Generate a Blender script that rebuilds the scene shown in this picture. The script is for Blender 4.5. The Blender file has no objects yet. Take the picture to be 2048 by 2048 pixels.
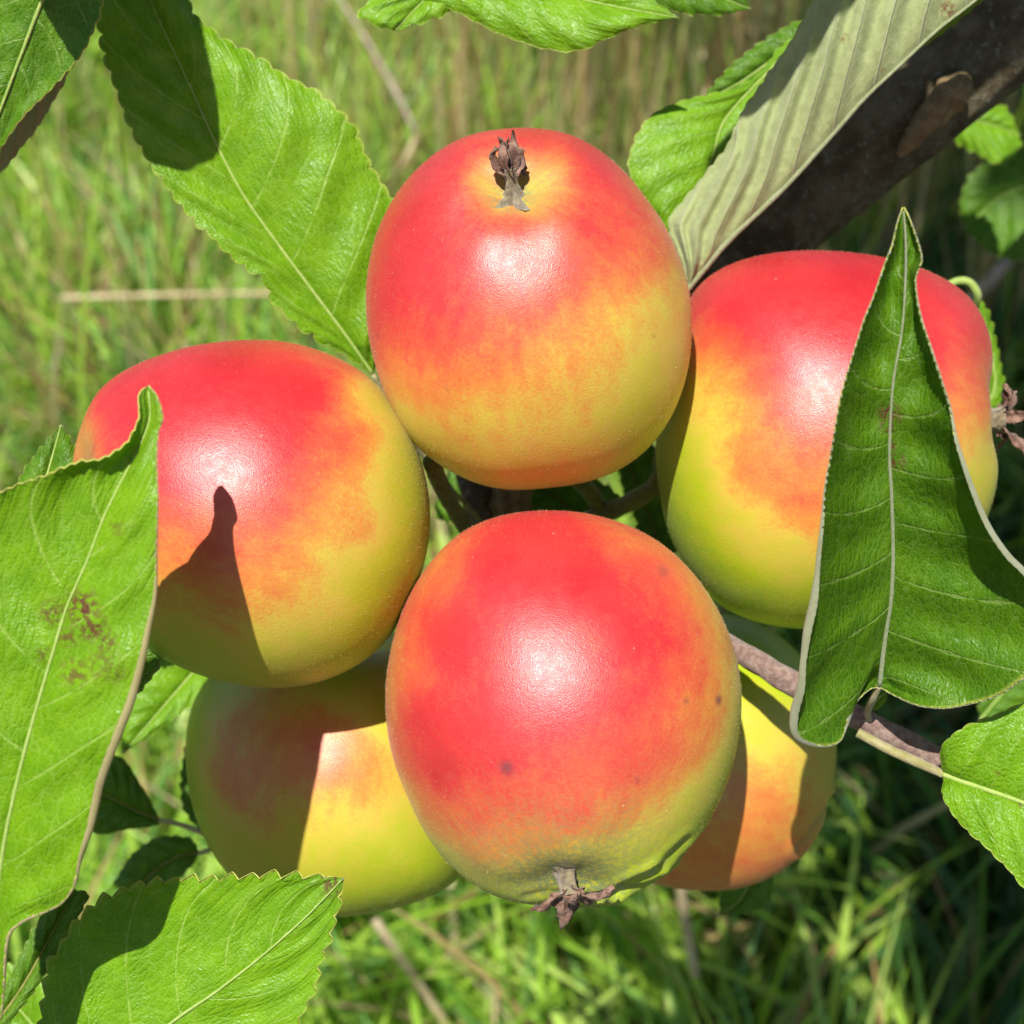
import bpy, math, random
import numpy as np
from mathutils import Vector, Matrix
random.seed(7); rng = np.random.default_rng(7)
SC = bpy.context.scene; COL = SC.collection
R = math.radians

# ---------------------------------------------------------------- camera, sky, sun, exposure
FOV = R(38.0); TH = math.tan(FOV/2); PITCH = R(36.0); CAMZ = 1.0
cp, sp = math.cos(PITCH), math.sin(PITCH)
XA = np.array([1.0, 0, 0]); UP = np.array([0, sp, cp]); BK = np.array([0, -cp, sp]); CAM = np.array([0, 0, CAMZ])
cam = bpy.data.cameras.new('camera'); camo = bpy.data.objects.new('camera', cam); COL.objects.link(camo)
camo.location = CAM; camo.rotation_euler = (math.pi/2-PITCH, 0, 0)
cam.sensor_width = 36; cam.angle = FOV; cam.clip_start = 0.01; cam.clip_end = 500
cam.dof.use_dof = True; cam.dof.focus_distance = 0.277; cam.dof.aperture_fstop = 20
SC.camera = camo

SUNC = np.array([-0.19, 0.51, 1.0])                      # towards the sun, camera axes
SUNW = SUNC[0]*XA + SUNC[1]*UP + SUNC[2]*BK; SUNW /= np.linalg.norm(SUNW)
elev = math.asin(SUNW[2]); rot = math.atan2(SUNW[0], SUNW[1])
w = bpy.data.worlds.new('World'); SC.world = w; w.use_nodes = True
nt = w.node_tree; nt.nodes.clear()
sky = nt.nodes.new('ShaderNodeTexSky'); sky.sky_type = 'NISHITA'; sky.sun_disc = False
sky.sun_elevation = elev; sky.sun_rotation = rot
bg = nt.nodes.new('ShaderNodeBackground'); bg.inputs[1].default_value = 0.060
wo = nt.nodes.new('ShaderNodeOutputWorld')
nt.links.new(sky.outputs[0], bg.inputs[0]); nt.links.new(bg.outputs[0], wo.inputs[0])
sun = bpy.data.lights.new('sun', 'SUN'); sun.energy = 4.6; sun.angle = R(0.55); sun.color = (1.0, 0.95, 0.87)
suno = bpy.data.objects.new('sun', sun); COL.objects.link(suno)
suno.rotation_euler = Vector(SUNW).to_track_quat('Z', 'Y').to_euler(); suno.location = Vector(SUNW)*5
SC.view_settings.view_transform = 'Standard'; SC.view_settings.look = 'None'
SC.view_settings.gamma = 1; SC.view_settings.exposure = 0.63; SC.view_settings.use_curve_mapping = False

# ---------------------------------------------------------------- helpers
def P(px, py, d):
    """point seen at photo pixel (2048 frame) at d millimetres along the view axis"""
    px, py, d = np.asarray(px, float), np.asarray(py, float), np.asarray(d, float)/1000
    k = TH*d/1024
    return CAM + ((px-1024)*k)[..., None]*XA + ((1024-py)*k)[..., None]*UP - d[..., None]*BK
def G(px, py):
    r = ((px-1024)/1024*TH)*XA + ((1024-py)/1024*TH)*UP - BK
    return CAM + r*(-CAM[2]/r[2])
def C3(x, y, z): return x*XA + y*UP + z*BK
def nrm(v): return v/np.maximum(np.linalg.norm(v, axis=-1, keepdims=True), 1e-12)
def tag(o, label=None, cat=None, group=None, kind=None):
    if label: o['label'] = label
    if cat: o['category'] = cat
    if group: o['group'] = group
    if kind: o['kind'] = kind
    return o
def link(o, parent=None):
    COL.objects.link(o)
    if parent is not None:
        o.parent = parent
        o.matrix_parent_inverse = WM[parent.name].inverted()
    return o
WM = {}
def mesh(name, V, F, mats, parent=None, origin=None, midx=None, smooth=True, attrs=None):
    origin = np.asarray(V).mean(0) if origin is None else np.asarray(origin, float)
    me = bpy.data.meshes.new(name); V = np.asarray(V, float)-origin
    if isinstance(F, np.ndarray):
        n, k = F.shape
        me.vertices.add(len(V)); me.vertices.foreach_set('co', V.astype(np.float32).ravel())
        me.loops.add(n*k); me.loops.foreach_set('vertex_index', F.astype(np.int32).ravel())
        me.polygons.add(n); me.polygons.foreach_set('loop_start', np.arange(0, n*k, k, dtype=np.int32))
        me.update(calc_edges=True)
    else:
        me.from_pydata([tuple(v) for v in V], [], F)
    me.polygons.foreach_set('use_smooth', [smooth]*len(me.polygons))
    for m in (mats if isinstance(mats, (list, tuple)) else [mats]): me.materials.append(m)
    if midx is not None: me.polygons.foreach_set('material_index', np.asarray(midx, np.int32))
    for k_, a in (attrs or {}).items():
        a = np.asarray(a, np.float32)
        if a.ndim == 1:
            me.attributes.new(k_, 'FLOAT', 'POINT').data.foreach_set('value', a)
        elif a.shape[1] == 4:
            me.attributes.new(k_, 'FLOAT_COLOR', 'POINT').data.foreach_set('color', a.ravel())
        else:
            me.attributes.new(k_, 'FLOAT_VECTOR', 'POINT').data.foreach_set('vector', a.ravel())
    me.update()
    o = bpy.data.objects.new(name, me); o.location = origin
    link(o, parent)
    if parent is not None: o.matrix_parent_inverse = WM[parent.name].inverted()
    WM[o.name] = Matrix.Translation(Vector(origin))
    return o
def empty(name, loc):
    o = bpy.data.objects.new(name, None); o.empty_display_size = 0.02; o.location = loc; COL.objects.link(o)
    WM[o.name] = Matrix.Translation(Vector(loc)); return o
def catmull(pts, n):
    """smooth curve through pts, resampled to n samples by arc length of the first three columns"""
    p = np.asarray(pts, float)
    if len(p) == 2: dense = np.linspace(p[0], p[1], 40)
    else:
        q = np.vstack([2*p[0]-p[1], p, 2*p[-1]-p[-2]]); out = []
        for i in range(1, len(q)-2):
            t = np.linspace(0, 1, 16, endpoint=False)[:, None]
            a, b, c, d = q[i-1], q[i], q[i+1], q[i+2]
            out.append(.5*((2*b)+(-a+c)*t+(2*a-5*b+4*c-d)*t**2+(-a+3*b-3*c+d)*t**3))
        dense = np.vstack(out+[p[-1:]])
    s = np.r_[0, np.cumsum(np.linalg.norm(np.diff(dense[:, :2], axis=0), axis=1))]
    t = np.linspace(0, s[-1], n)
    return np.stack([np.interp(t, s, dense[:, k]) for k in range(p.shape[1])], 1)
def vnoise(x, y, seed=0):
    """cheap smooth value noise, about -1..1"""
    r = np.random.default_rng(seed); g = r.uniform(-1, 1, (64, 64))
    xi, yi = np.floor(x).astype(int), np.floor(y).astype(int); fx, fy = x-xi, y-yi
    fx, fy = fx*fx*(3-2*fx), fy*fy*(3-2*fy)
    a, b, c, d = g[xi % 64, yi % 64], g[(xi+1) % 64, yi % 64], g[xi % 64, (yi+1) % 64], g[(xi+1) % 64, (yi+1) % 64]
    return (a*(1-fx)+b*fx)*(1-fy)+(c*(1-fx)+d*fx)*fy
def tube(name, pts, mat, parent=None, seg=20, n=60, bump=0.0, seed=0, origin=None):
    """pts: (px, py, depth mm, radius mm)"""
    c = catmull(pts, n); ctr = P(c[:, 0], c[:, 1], c[:, 2]); return tube3(name, ctr, c[:, 3]/1000, mat, parent, seg, bump, seed, origin)
def tube3(name, ctr, rad, mat, parent=None, seg=20, bump=0.0, seed=0, origin=None):
    n = len(ctr); t = nrm(np.gradient(ctr, axis=0)); ref = np.array([0.3, -0.5, 0.8])
    u = nrm(np.cross(t, ref)); v = np.cross(t, u)
    a = np.linspace(0, 2*np.pi, seg, endpoint=False)
    L = np.r_[0, np.cumsum(np.linalg.norm(np.diff(ctr, axis=0), axis=1))]
    rr = rad[:, None]*(1+bump*(vnoise(np.cos(a)[None]*2+L[:, None]/rad.mean()*.7+9, np.sin(a)[None]*2+20+0*L[:, None], seed)
                               + .5*vnoise(np.cos(a)[None]*5+L[:, None]/rad.mean()*2+9, np.sin(a)[None]*5+20+0*L[:, None], seed+1)))
    V = ctr[:, None]+rr[..., None]*(np.cos(a)[None, :, None]*u[:, None]+np.sin(a)[None, :, None]*v[:, None])
    V = np.vstack([V.reshape(-1, 3), ctr[:1], ctr[-1:]])
    F = []
    for i in range(n-1):
        for j in range(seg):
            k = (j+1) % seg; F.append((i*seg+j, i*seg+k, (i+1)*seg+k, (i+1)*seg+j))
    for j in range(seg):
        k = (j+1) % seg; F.append((n*seg, k, j)); F.append((n*seg+1, (n-1)*seg+j, (n-1)*seg+k))
    return mesh(name, V, F, mat, parent, origin=ctr[0] if origin is None else origin)

# ---------------------------------------------------------------- materials
class NB:
    def __init__(s, name):
        s.m = bpy.data.materials.new(name); s.m.use_nodes = True; s.t = s.m.node_tree; s.t.nodes.clear()
        s.out = s.t.nodes.new('ShaderNodeOutputMaterial')
    def n(s, typ, **kw):
        nd = s.t.nodes.new('ShaderNode'+typ)
        for k, v in kw.items():
            if k.startswith('i_'):
                nd.inputs[k[2:].replace('_', ' ')].default_value = v
            else: setattr(nd, k, v)
        return nd
    def set(s, sock, v):
        if isinstance(v, bpy.types.NodeSocket): s.t.links.new(v, sock)
        elif v is not None: sock.default_value = v
    def math(s, op, a, b=None, c=None, clamp=False):
        nd = s.n('Math', operation=op, use_clamp=clamp)
        for i, v in enumerate((a, b, c)):
            if v is not None: s.set(nd.inputs[i], v)
        return nd.outputs[0]
    def mix(s, f, a, b, blend='MIX'):
        nd = s.n('Mix', data_type='RGBA', blend_type=blend)
        s.set(nd.inputs[0], f); s.set(nd.inputs[6], a); s.set(nd.inputs[7], b); return nd.outputs[2]
    def mr(s, v, a, b, c=0.0, d=1.0, smooth=True):
        nd = s.n('MapRange', interpolation_type='SMOOTHSTEP' if smooth else 'LINEAR')
        s.set(nd.inputs[0], v)
        for i, q in enumerate((a, b, c, d)): s.set(nd.inputs[i+1], q)
        return nd.outputs[0]
    def attr(s, name, out='Fac'):
        return s.n('Attribute', attribute_name=name).outputs[out]
    def noise(s, vec, scale, detail=4, rough=.55, out=0):
        nd = s.n('TexNoise'); s.set(nd.inputs['Vector'], vec); nd.inputs['Scale'].default_value = scale
        nd.inputs['Detail'].default_value = detail; nd.inputs['Roughness'].default_value = rough; return nd.outputs[out]
    def voro(s, vec, scale, feature='F1', rnd=1.0):
        nd = s.n('TexVoronoi', feature=feature); s.set(nd.inputs['Vector'], vec); nd.inputs['Scale'].default_value = scale
        nd.inputs['Randomness'].default_value = rnd; return nd.outputs['Distance']
    def comb(s, x, y, z=0.0):
        nd = s.n('CombineXYZ'); s.set(nd.inputs[0], x); s.set(nd.inputs[1], y); s.set(nd.inputs[2], z); return nd.outputs[0]
    def ramp(s, f, stops):
        nd = s.n('ValToRGB'); s.set(nd.inputs[0], f); e = nd.color_ramp.elements
        while len(e) < len(stops): e.new(0.5)
        for k, (p, c) in enumerate(stops): e[k].position = p; e[k].color = (*c, 1)
        return nd.outputs[0]
    def bump(s, h, dist, strength=1.0, normal=None):
        nd = s.n('Bump'); nd.inputs['Distance'].default_value = dist; nd.inputs['Strength'].default_value = strength
        s.set(nd.inputs['Height'], h); s.set(nd.inputs['Normal'], normal); return nd.outputs[0]
    def bsdf(s, col, rough, normal=None, **kw):
        nd = s.n('BsdfPrincipled'); s.set(nd.inputs['Base Color'], col); s.set(nd.inputs['Roughness'], rough)
        s.set(nd.inputs['Normal'], normal)
        for k, v in kw.items(): s.set(nd.inputs[k.replace('_', ' ')], v)
        return nd.outputs[0]
    def end(s, sh): s.t.links.new(sh, s.out.inputs[0]); return s.m
def rgb(*c): return (*c, 1.0)

def apple_material():
    b = NB('apple_skin'); oc = b.n('TexCoord').outputs['Object']
    bl = b.attr('blush'); sp_ = b.attr('spot'); rus = b.attr('russet'); st = b.attr('axisdir', 'Vector')
    big = b.noise(oc, 70, 3); med = b.noise(oc, 260, 4); fine = b.noise(oc, 1500, 3, .7)
    streak = b.noise(st, 9, 3, .6)
    f = b.math('ADD', bl, b.math('MULTIPLY', b.math('SUBTRACT', big, .5), .12))
    f = b.math('ADD', f, b.math('MULTIPLY', b.math('SUBTRACT', med, .5), .16))
    f = b.math('ADD', f, b.math('MULTIPLY', b.math('SUBTRACT', streak, .5), .16))
    f = b.math('ADD', f, b.math('MULTIPLY', b.math('SUBTRACT', fine, .5), .20))
    c = b.ramp(f, [(0.0, (.23, .41, .004)), (.20, (.40, .48, .010)), (.40, (.58, .45, .060)), (.52, (.62, .24, .045)),
                   (.66, (.60, .095, .040)), (.80, (.56, .028, .033)), (1.0, (.44, .011, .021))])
    # pale lenticels and a russet / mildew bloom near the calyx
    len_ = b.mr(b.voro(oc, 330), 0.05, 0.12, 1, 0)
    len_ = b.math('MULTIPLY', len_, b.mr(b.noise(oc, 600, 1), .62, .68))
    c = b.mix(b.math('MULTIPLY', len_, .3), c, rgb(.85, .62, .35))
    g = b.math('MULTIPLY', rus, b.mr(b.noise(oc, 900, 5, .75), .32, .62))
    c = b.mix(g, c, rgb(.20, .25, .10))
    c = b.mix(b.math('MULTIPLY', sp_, .85), c, rgb(.13, .035, .05))
    h = b.math('ADD', b.math('MULTIPLY', fine, .5), b.math('MULTIPLY', b.noise(oc, 4200, 2), .8))
    nrm_ = b.bump(h, .00013, .6)
    nrm_ = b.bump(b.noise(oc, 45, 2), .0012, .35, nrm_)
    rough = b.mr(b.noise(oc, 500, 3), .3, .7, .33, .42)
    sh = b.bsdf(c, rough, nrm_, Specular_IOR_Level=.70, Sheen_Weight=.05, Sheen_Roughness=.45, Sheen_Tint=rgb(1, .96, .85),
                Subsurface_Weight=.12, Subsurface_Scale=.0025, Subsurface_Radius=(1.0, .35, .1))
    return b.end(sh)

def leaf_upper(name, base, alt, vein, rough=.36, transl=.28):
    b = NB(name); ph = b.attr('phase'); wmm = b.attr('wmm'); ed = b.attr('edge'); spt = b.attr('spot'); uv = b.attr('uvm', 'Vector')
    oc = b.n('TexCoord').outputs['Object']
    fr = b.math('ABSOLUTE', b.math('SUBTRACT', b.math('FRACT', ph), .5))
    wob = b.math('MULTIPLY', b.math('SUBTRACT', b.noise(uv, .25, 2), .5), .10)
    fr = b.math('ABSOLUTE', b.math('ADD', fr, wob))
    lat = b.mr(fr, .004, .030, 1, 0)
    lad = b.voro(b.comb(b.math('MULTIPLY', ph, 4.0), b.math('MULTIPLY', wmm, .75)), 1.0, 'DISTANCE_TO_EDGE', .85)
    ter = b.mr(lad, .008, .05, 1, 0)
    net = b.voro(uv, 1.15, 'DISTANCE_TO_EDGE'); fin = b.mr(net, .01, .08, 1, 0)
    blot = b.noise(uv, .16, 4); blot2 = b.noise(uv, 1.6, 3)
    c = b.mix(b.mr(blot, .35, .68), rgb(*base), rgb(*alt))
    c = b.mix(b.math('MULTIPLY', b.mr(blot2, .45, .8), .35), c, rgb(*[x*.62 for x in base]))
    c = b.mix(b.math('MULTIPLY', fin, .13), c, rgb(*vein))
    c = b.mix(b.math('MULTIPLY', ter, .24), c, rgb(*vein))
    c = b.mix(b.math('MULTIPLY', lat, .55), c, rgb(*vein))
    c = b.mix(b.mr(ed, .965, 1.0, 0, .55), c, rgb(.48, .50, .12))
    sn = b.math('MULTIPLY', spt, b.mr(b.noise(uv, .9, 3), .42, .56))
    c = b.mix(sn, c, rgb(.13, .045, .03))
    sp2 = b.math('MULTIPLY', b.mr(b.voro(uv, .22), .07, .03), b.mr(b.noise(uv, .4, 2), .55, .62))
    c = b.mix(b.math('MULTIPLY', sp2, .6), c, rgb(.22, .12, .04))
    h = b.math('MULTIPLY', lat, -.5)
    h = b.math('ADD', h, b.math('MULTIPLY', b.mr(lad, 0, .30), .55))
    h = b.math('ADD', h, b.math('MULTIPLY', b.mr(net, 0, .35), .28))
    h = b.math('ADD', h, b.math('MULTIPLY', b.noise(uv, 5, 3), .07))
    n_ = b.bump(h, .00026, .75)
    p = b.bsdf(c, rough, n_, Specular_IOR_Level=.30)
    tr = b.n('BsdfTranslucent'); b.set(tr.inputs[0], b.mix(1.0, c, rgb(2.6, 2.2, .7), 'MULTIPLY')); b.set(tr.inputs[1], n_)
    mx = b.n('MixShader'); mx.inputs[0].default_value = transl
    b.t.links.new(p, mx.inputs[1]); b.t.links.new(tr.outputs[0], mx.inputs[2])
    return b.end(mx.outputs[0])
def leaf_under(name, base=(.36, .42, .20), vein=(.55, .56, .36), dark=(.17, .17, .075), fac=1.0):
    b = NB(name); ph = b.attr('phase'); wmm = b.attr('wmm'); uv = b.attr('uvm', 'Vector'); spt = b.attr('spot')
    fr = b.math('ABSOLUTE', b.math('SUBTRACT', b.math('FRACT', ph), .5))
    lat = b.math('MULTIPLY', b.mr(fr, .012, .05, 1, 0), b.mr(b.attr('edge'), .95, .99, 1, 0))
    lad = b.voro(b.comb(b.math('MULTIPLY', ph, 4.0), b.math('MULTIPLY', wmm, .75)), 1.0, 'DISTANCE_TO_EDGE', .85)
    ter = b.math('MULTIPLY', b.mr(lad, .02, .09, 1, 0), b.mr(b.attr('edge'), .93, .985, 1, 0))
    c = b.mix(b.mr(b.noise(uv, .35, 5, .7), .38, .66, 0, .45*fac), rgb(*base), rgb(*dark))
    c = b.mix(b.mr(b.noise(uv, 6, 3, .7), .4, .7, 0, .35), c, rgb(*[min(1, x*1.35) for x in base]))
    c = b.mix(b.math('MULTIPLY', ter, .2), c, rgb(*vein)); c = b.mix(b.math('MULTIPLY', lat, .75), c, rgb(*vein))
    c = b.mix(b.math('MULTIPLY', spt, b.mr(b.noise(uv, .9, 3), .4, .5)), c, rgb(.25, .10, .05))
    h = b.math('ADD', b.math('MULTIPLY', lat, 1.0), b.math('MULTIPLY', ter, .14)); h = b.math('ADD', h, b.math('MULTIPLY', b.noise(uv, 7, 4, .7), .5))
    n_ = b.bump(h, .00035, .9)
    p = b.bsdf(c, .75, n_, Specular_IOR_Level=.2, Sheen_Weight=.25, Sheen_Roughness=.5)
    tr = b.n('BsdfTranslucent'); tr.inputs[0].default_value = rgb(.35, .50, .08)
    mx = b.n('MixShader'); mx.inputs[0].default_value = .30
    b.t.links.new(p, mx.inputs[1]); b.t.links.new(tr.outputs[0], mx.inputs[2])
    return b.end(mx.outputs[0])
def simple(name, c1, c2, scale, rough=.7, bumpd=.0004, c3=None, stretch=None, spec=.3, sheen=0.0):
    b = NB(name); oc = b.n('TexCoord').outputs['Object']
    if stretch:
        mp = b.n('Mapping'); b.set(mp.inputs[0], oc); mp.inputs['Rotation'].default_value = stretch[1]; mp.inputs['Scale'].default_value = stretch[0]; vec = mp.outputs[0]
    else: vec = oc
    n1 = b.noise(vec, scale, 5, .65); n2 = b.noise(vec, scale*4, 4, .7)
    c = b.mix(b.mr(n1, .38, .64), rgb(*c1), rgb(*c2))
    if c3: c = b.mix(b.mr(n2, .58, .68), c, rgb(*c3))
    h = b.math('ADD', n1, b.math('MULTIPLY', n2, .6))
    return b.end(b.bsdf(c, rough, b.bump(h, bumpd, .9), Specular_IOR_Level=spec, Sheen_Weight=sheen))

M_APPLE = apple_material()
M_YOUNG = leaf_upper('leaf_fresh_green', (.130, .295, .004), (.175, .360, .006), (.34, .50, .10), .37)
M_MATURE = leaf_upper('leaf_deep_green', (.062, .170, .003), (.098, .225, .004), (.26, .38, .10), .40)
M_UNDER = leaf_under('leaf_underside', (.47, .55, .24), (.64, .68, .40), (.22, .24, .10))
M_UNDER_B = leaf_under('leaf_underside_brown', (.46, .39, .18), (.52, .45, .24), (.36, .29, .12))
M_UNDER_W = leaf_under('leaf_underside_woolly', (.42, .44, .28), (.50, .52, .38), (.26, .25, .13))
M_RIM = simple('leaf_margin', (.42, .42, .08), (.36, .44, .09), 900, .6, .0001)
M_RIB = simple('leaf_midrib', (.26, .38, .07), (.34, .44, .11), 700, .55, .00015, sheen=.2)
M_RIBD = simple('leaf_midrib_downy', (.22, .27, .12), (.30, .33, .19), 900, .7, .0002, c3=(.20, .17, .12), sheen=.4)
M_PET = simple('leaf_stalk', (.27, .25, .09), (.38, .32, .17), 500, .55, .0002, sheen=.3)
M_STALK = simple('apple_stalk', (.16, .17, .03), (.24, .24, .05), 400, .6, .0003, c3=(.10, .06, .03), sheen=.2)
M_BARK = simple('limb_bark', (.085, .064, .032), (.17, .145, .085), 130, .85, .0024, c3=(.22, .22, .17), stretch=((1, 1, 1), (0, 0, 0)))
M_SPURBARK = simple('spur_bark', (.27, .18, .08), (.42, .31, .15), 330, .85, .0022, c3=(.16, .10, .05))
M_TWIG = simple('twig_bark', (.20, .12, .10), (.34, .24, .20), 700, .65, .0005, c3=(.10, .06, .055), sheen=.2)
M_SEPAL = simple('dried_sepal', (.10, .045, .030), (.32, .19, .14), 500, .75, .0004, c3=(.07, .03, .02), sheen=.1)
M_TUBE = simple('calyx_tube', (.15, .105, .065), (.29, .24, .13), 900, .85, .0005, c3=(.09, .05, .04), sheen=.4)

M_DOWN = simple('apple_down', (.46, .38, .18), (.52, .44, .24), 300, .6, .0001)
# ---------------------------------------------------------------- ground and grass
def ground_mat():
    b = NB('meadow_soil'); oc = b.n('TexCoord').outputs['Object']
    c = b.mix(b.mr(b.noise(oc, 3, 5), .35, .65), rgb(.025, .033, .010), rgb(.05, .06, .018))
    c = b.mix(b.mr(b.noise(oc, 40, 4), .5, .7), c, rgb(.14, .10, .05))
    return b.end(b.bsdf(c, .9, b.bump(b.noise(oc, 60, 5), .02, .8)))
gm = ground_mat()
gx = np.linspace(-1, 1, 81); gx = np.sign(gx)*np.abs(gx)**3*120
X, Y = np.meshgrid(gx, gx, indexing='ij'); Z = .02*np.sin(X*1.3+1)*np.cos(Y*1.1)-.02+.0*X
n = 81; idx = np.arange(n*n).reshape(n, n)
F = np.stack([idx[:-1, :-1], idx[1:, :-1], idx[1:, 1:], idx[:-1, 1:]], -1).reshape(-1, 4)
go = mesh('ground', np.stack([X, Y, Z], -1).reshape(-1, 3), F, gm, origin=(0, 0, 0)); tag(go, kind='structure')

def grass_mat():
    b = NB('grass_blade'); c = b.attr('col', 'Color')
    p = b.bsdf(c, .45, None, Specular_IOR_Level=.45)
    tr = b.n('BsdfTranslucent'); b.set(tr.inputs[0], b.mix(1.0, c, rgb(1.5, 1.45, .8), 'MULTIPLY'))
    mx = b.n('MixShader'); mx.inputs[0].default_value = .38
    b.t.links.new(p, mx.inputs[1]); b.t.links.new(tr.outputs[0], mx.inputs[2]); return b.end(mx.outputs[0])
M_GRASS = grass_mat()
def blades(name, base, h, wd, lean, az, curve, col, seg=5, label=None, parent=None):
    N = len(base); t = np.linspace(0, 1, seg+1)
    d = np.stack([np.cos(az), np.sin(az), 0*az], -1); side = np.stack([-np.sin(az), np.cos(az), 0*az], -1)
    yaw = rng.uniform(0, 2*np.pi, N); side = np.stack([np.cos(yaw), np.sin(yaw), 0*yaw], -1)
    up = np.array([0, 0, 1.0])
    ang = lean[:, None]+curve[:, None]*t[None]          # bend away from the vertical along the blade
    dx = np.sin(ang); dz = np.cos(ang)
    sx = np.concatenate([np.zeros((N, 1)), np.cumsum((dx[:, 1:]+dx[:, :-1])/2, 1)], 1)*(h/seg)[:, None]
    sz = np.concatenate([np.zeros((N, 1)), np.cumsum((dz[:, 1:]+dz[:, :-1])/2, 1)], 1)*(h/seg)[:, None]
    ctr = base[:, None]+sx[..., None]*d[:, None]+sz[..., None]*up
    prof = np.clip(np.sin(np.pi*np.clip(.18+.82*t, 0, 1))**.7, .06, 1)
    half = (wd[:, None]*prof[None]/2)[..., None]*side[:, None]
    V = np.stack([ctr-half, ctr+half], 2).reshape(-1, 3)
    k = np.arange(seg)*2; q = np.stack([k, k+1, k+3, k+2], -1)
    F = (q[None]+(np.arange(N)*(seg+1)*2)[:, None, None]).reshape(-1, 4)
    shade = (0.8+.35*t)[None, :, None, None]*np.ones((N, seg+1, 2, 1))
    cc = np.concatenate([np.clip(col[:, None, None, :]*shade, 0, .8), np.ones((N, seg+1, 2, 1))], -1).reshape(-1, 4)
    return mesh(name, V, F, M_GRASS, parent, origin=(0, 0, 0), attrs={'col': cc})
# sward: tufted, leaning, greener to the left, strawy under the branch, shade painted in on the right
def scatter(N, y0, y1, spread):
    y = rng.uniform(y0, y1, N); hw = (.55+.42*y)*spread; x = rng.uniform(-1, 1, N)*hw
    return x, y
N1 = 60000
x, y = scatter(N1, .55, 4.6, 1.0)
tx = vnoise(x*7+30, y*7+30, 3); ty = vnoise(x*7+50, y*7+9, 4)
x = x+.06*tx; y = y+.06*ty
h = rng.uniform(.10, .26, N1)*(1+.45*vnoise(x*2.2+20, y*2.2+20, 5)); 
az = 2.4*np.pi*vnoise(x*1.6+40, y*1.6+11, 6)+rng.normal(0, .9, N1)
lean = np.abs(rng.normal(.25, .25, N1)); curve = rng.uniform(.4, 1.9, N1)
wd = rng.uniform(.003, .0085, N1)
pal = np.array([[.28, .48, .05], [.38, .56, .08], [.12, .26, .03], [.40, .54, .12], [.17, .35, .09], [.30, .50, .04]])
col = pal[rng.integers(0, len(pal), N1)]*rng.uniform(.75, 1.3, (N1, 1))
dryp = .10+.22*np.clip(vnoise(x*1.8+7, y*1.8+3, 8), 0, 1)+.25*np.exp(-((x-.25)/.5)**2-((y-2.6)/.9)**2)
dry = rng.random(N1) < dryp
dc = np.array([[.45, .33, .15], [.50, .40, .22], [.36, .22, .10], [.42, .36, .20]])
col[dry] = dc[rng.integers(0, 4, dry.sum())]*rng.uniform(.7, 1.2, (dry.sum(), 1))
shade_prob = np.clip((x-.12)/.25, 0, 1)*np.clip(.6+.9*vnoise(x*5+9, y*5+30, 21), 0, 1)      # shade on the right, painted as darker, wider blades
shade_pal = np.array([[.06, .155, .03], [.05, .13, .04], [.09, .20, .03]]); sel = (rng.random(N1) < shade_prob) & ~dry
col[sel] = shade_pal[rng.integers(0, 3, sel.sum())]*rng.uniform(.7, 1.3, (sel.sum(), 1)); wd[sel] *= 1.5
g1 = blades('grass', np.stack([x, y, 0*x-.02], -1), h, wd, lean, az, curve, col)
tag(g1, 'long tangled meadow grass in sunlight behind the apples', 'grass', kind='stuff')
# standing seed stalks and broad blades
N2 = 13000
x, y = scatter(N2, .9, 4.4, .95)
keep = rng.random(N2) < .08+.80*np.exp(-((x-.40)/.55)**2)*np.clip((y-1.5)/.6, 0, 1); x, y = x[keep], y[keep]; N2 = len(x)
col = dc[rng.integers(0, 4, N2)]*rng.uniform(.7, 1.2, (N2, 1)); gr = rng.random(N2) < .3; col[gr] = pal[rng.integers(0, 6, gr.sum())]
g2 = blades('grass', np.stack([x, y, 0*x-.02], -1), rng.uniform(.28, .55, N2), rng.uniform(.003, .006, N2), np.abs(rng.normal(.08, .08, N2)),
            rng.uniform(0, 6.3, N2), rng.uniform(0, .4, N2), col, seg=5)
tag(g2, 'tall straw coloured grass stalks standing in the meadow', 'grass', kind='stuff')

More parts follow.
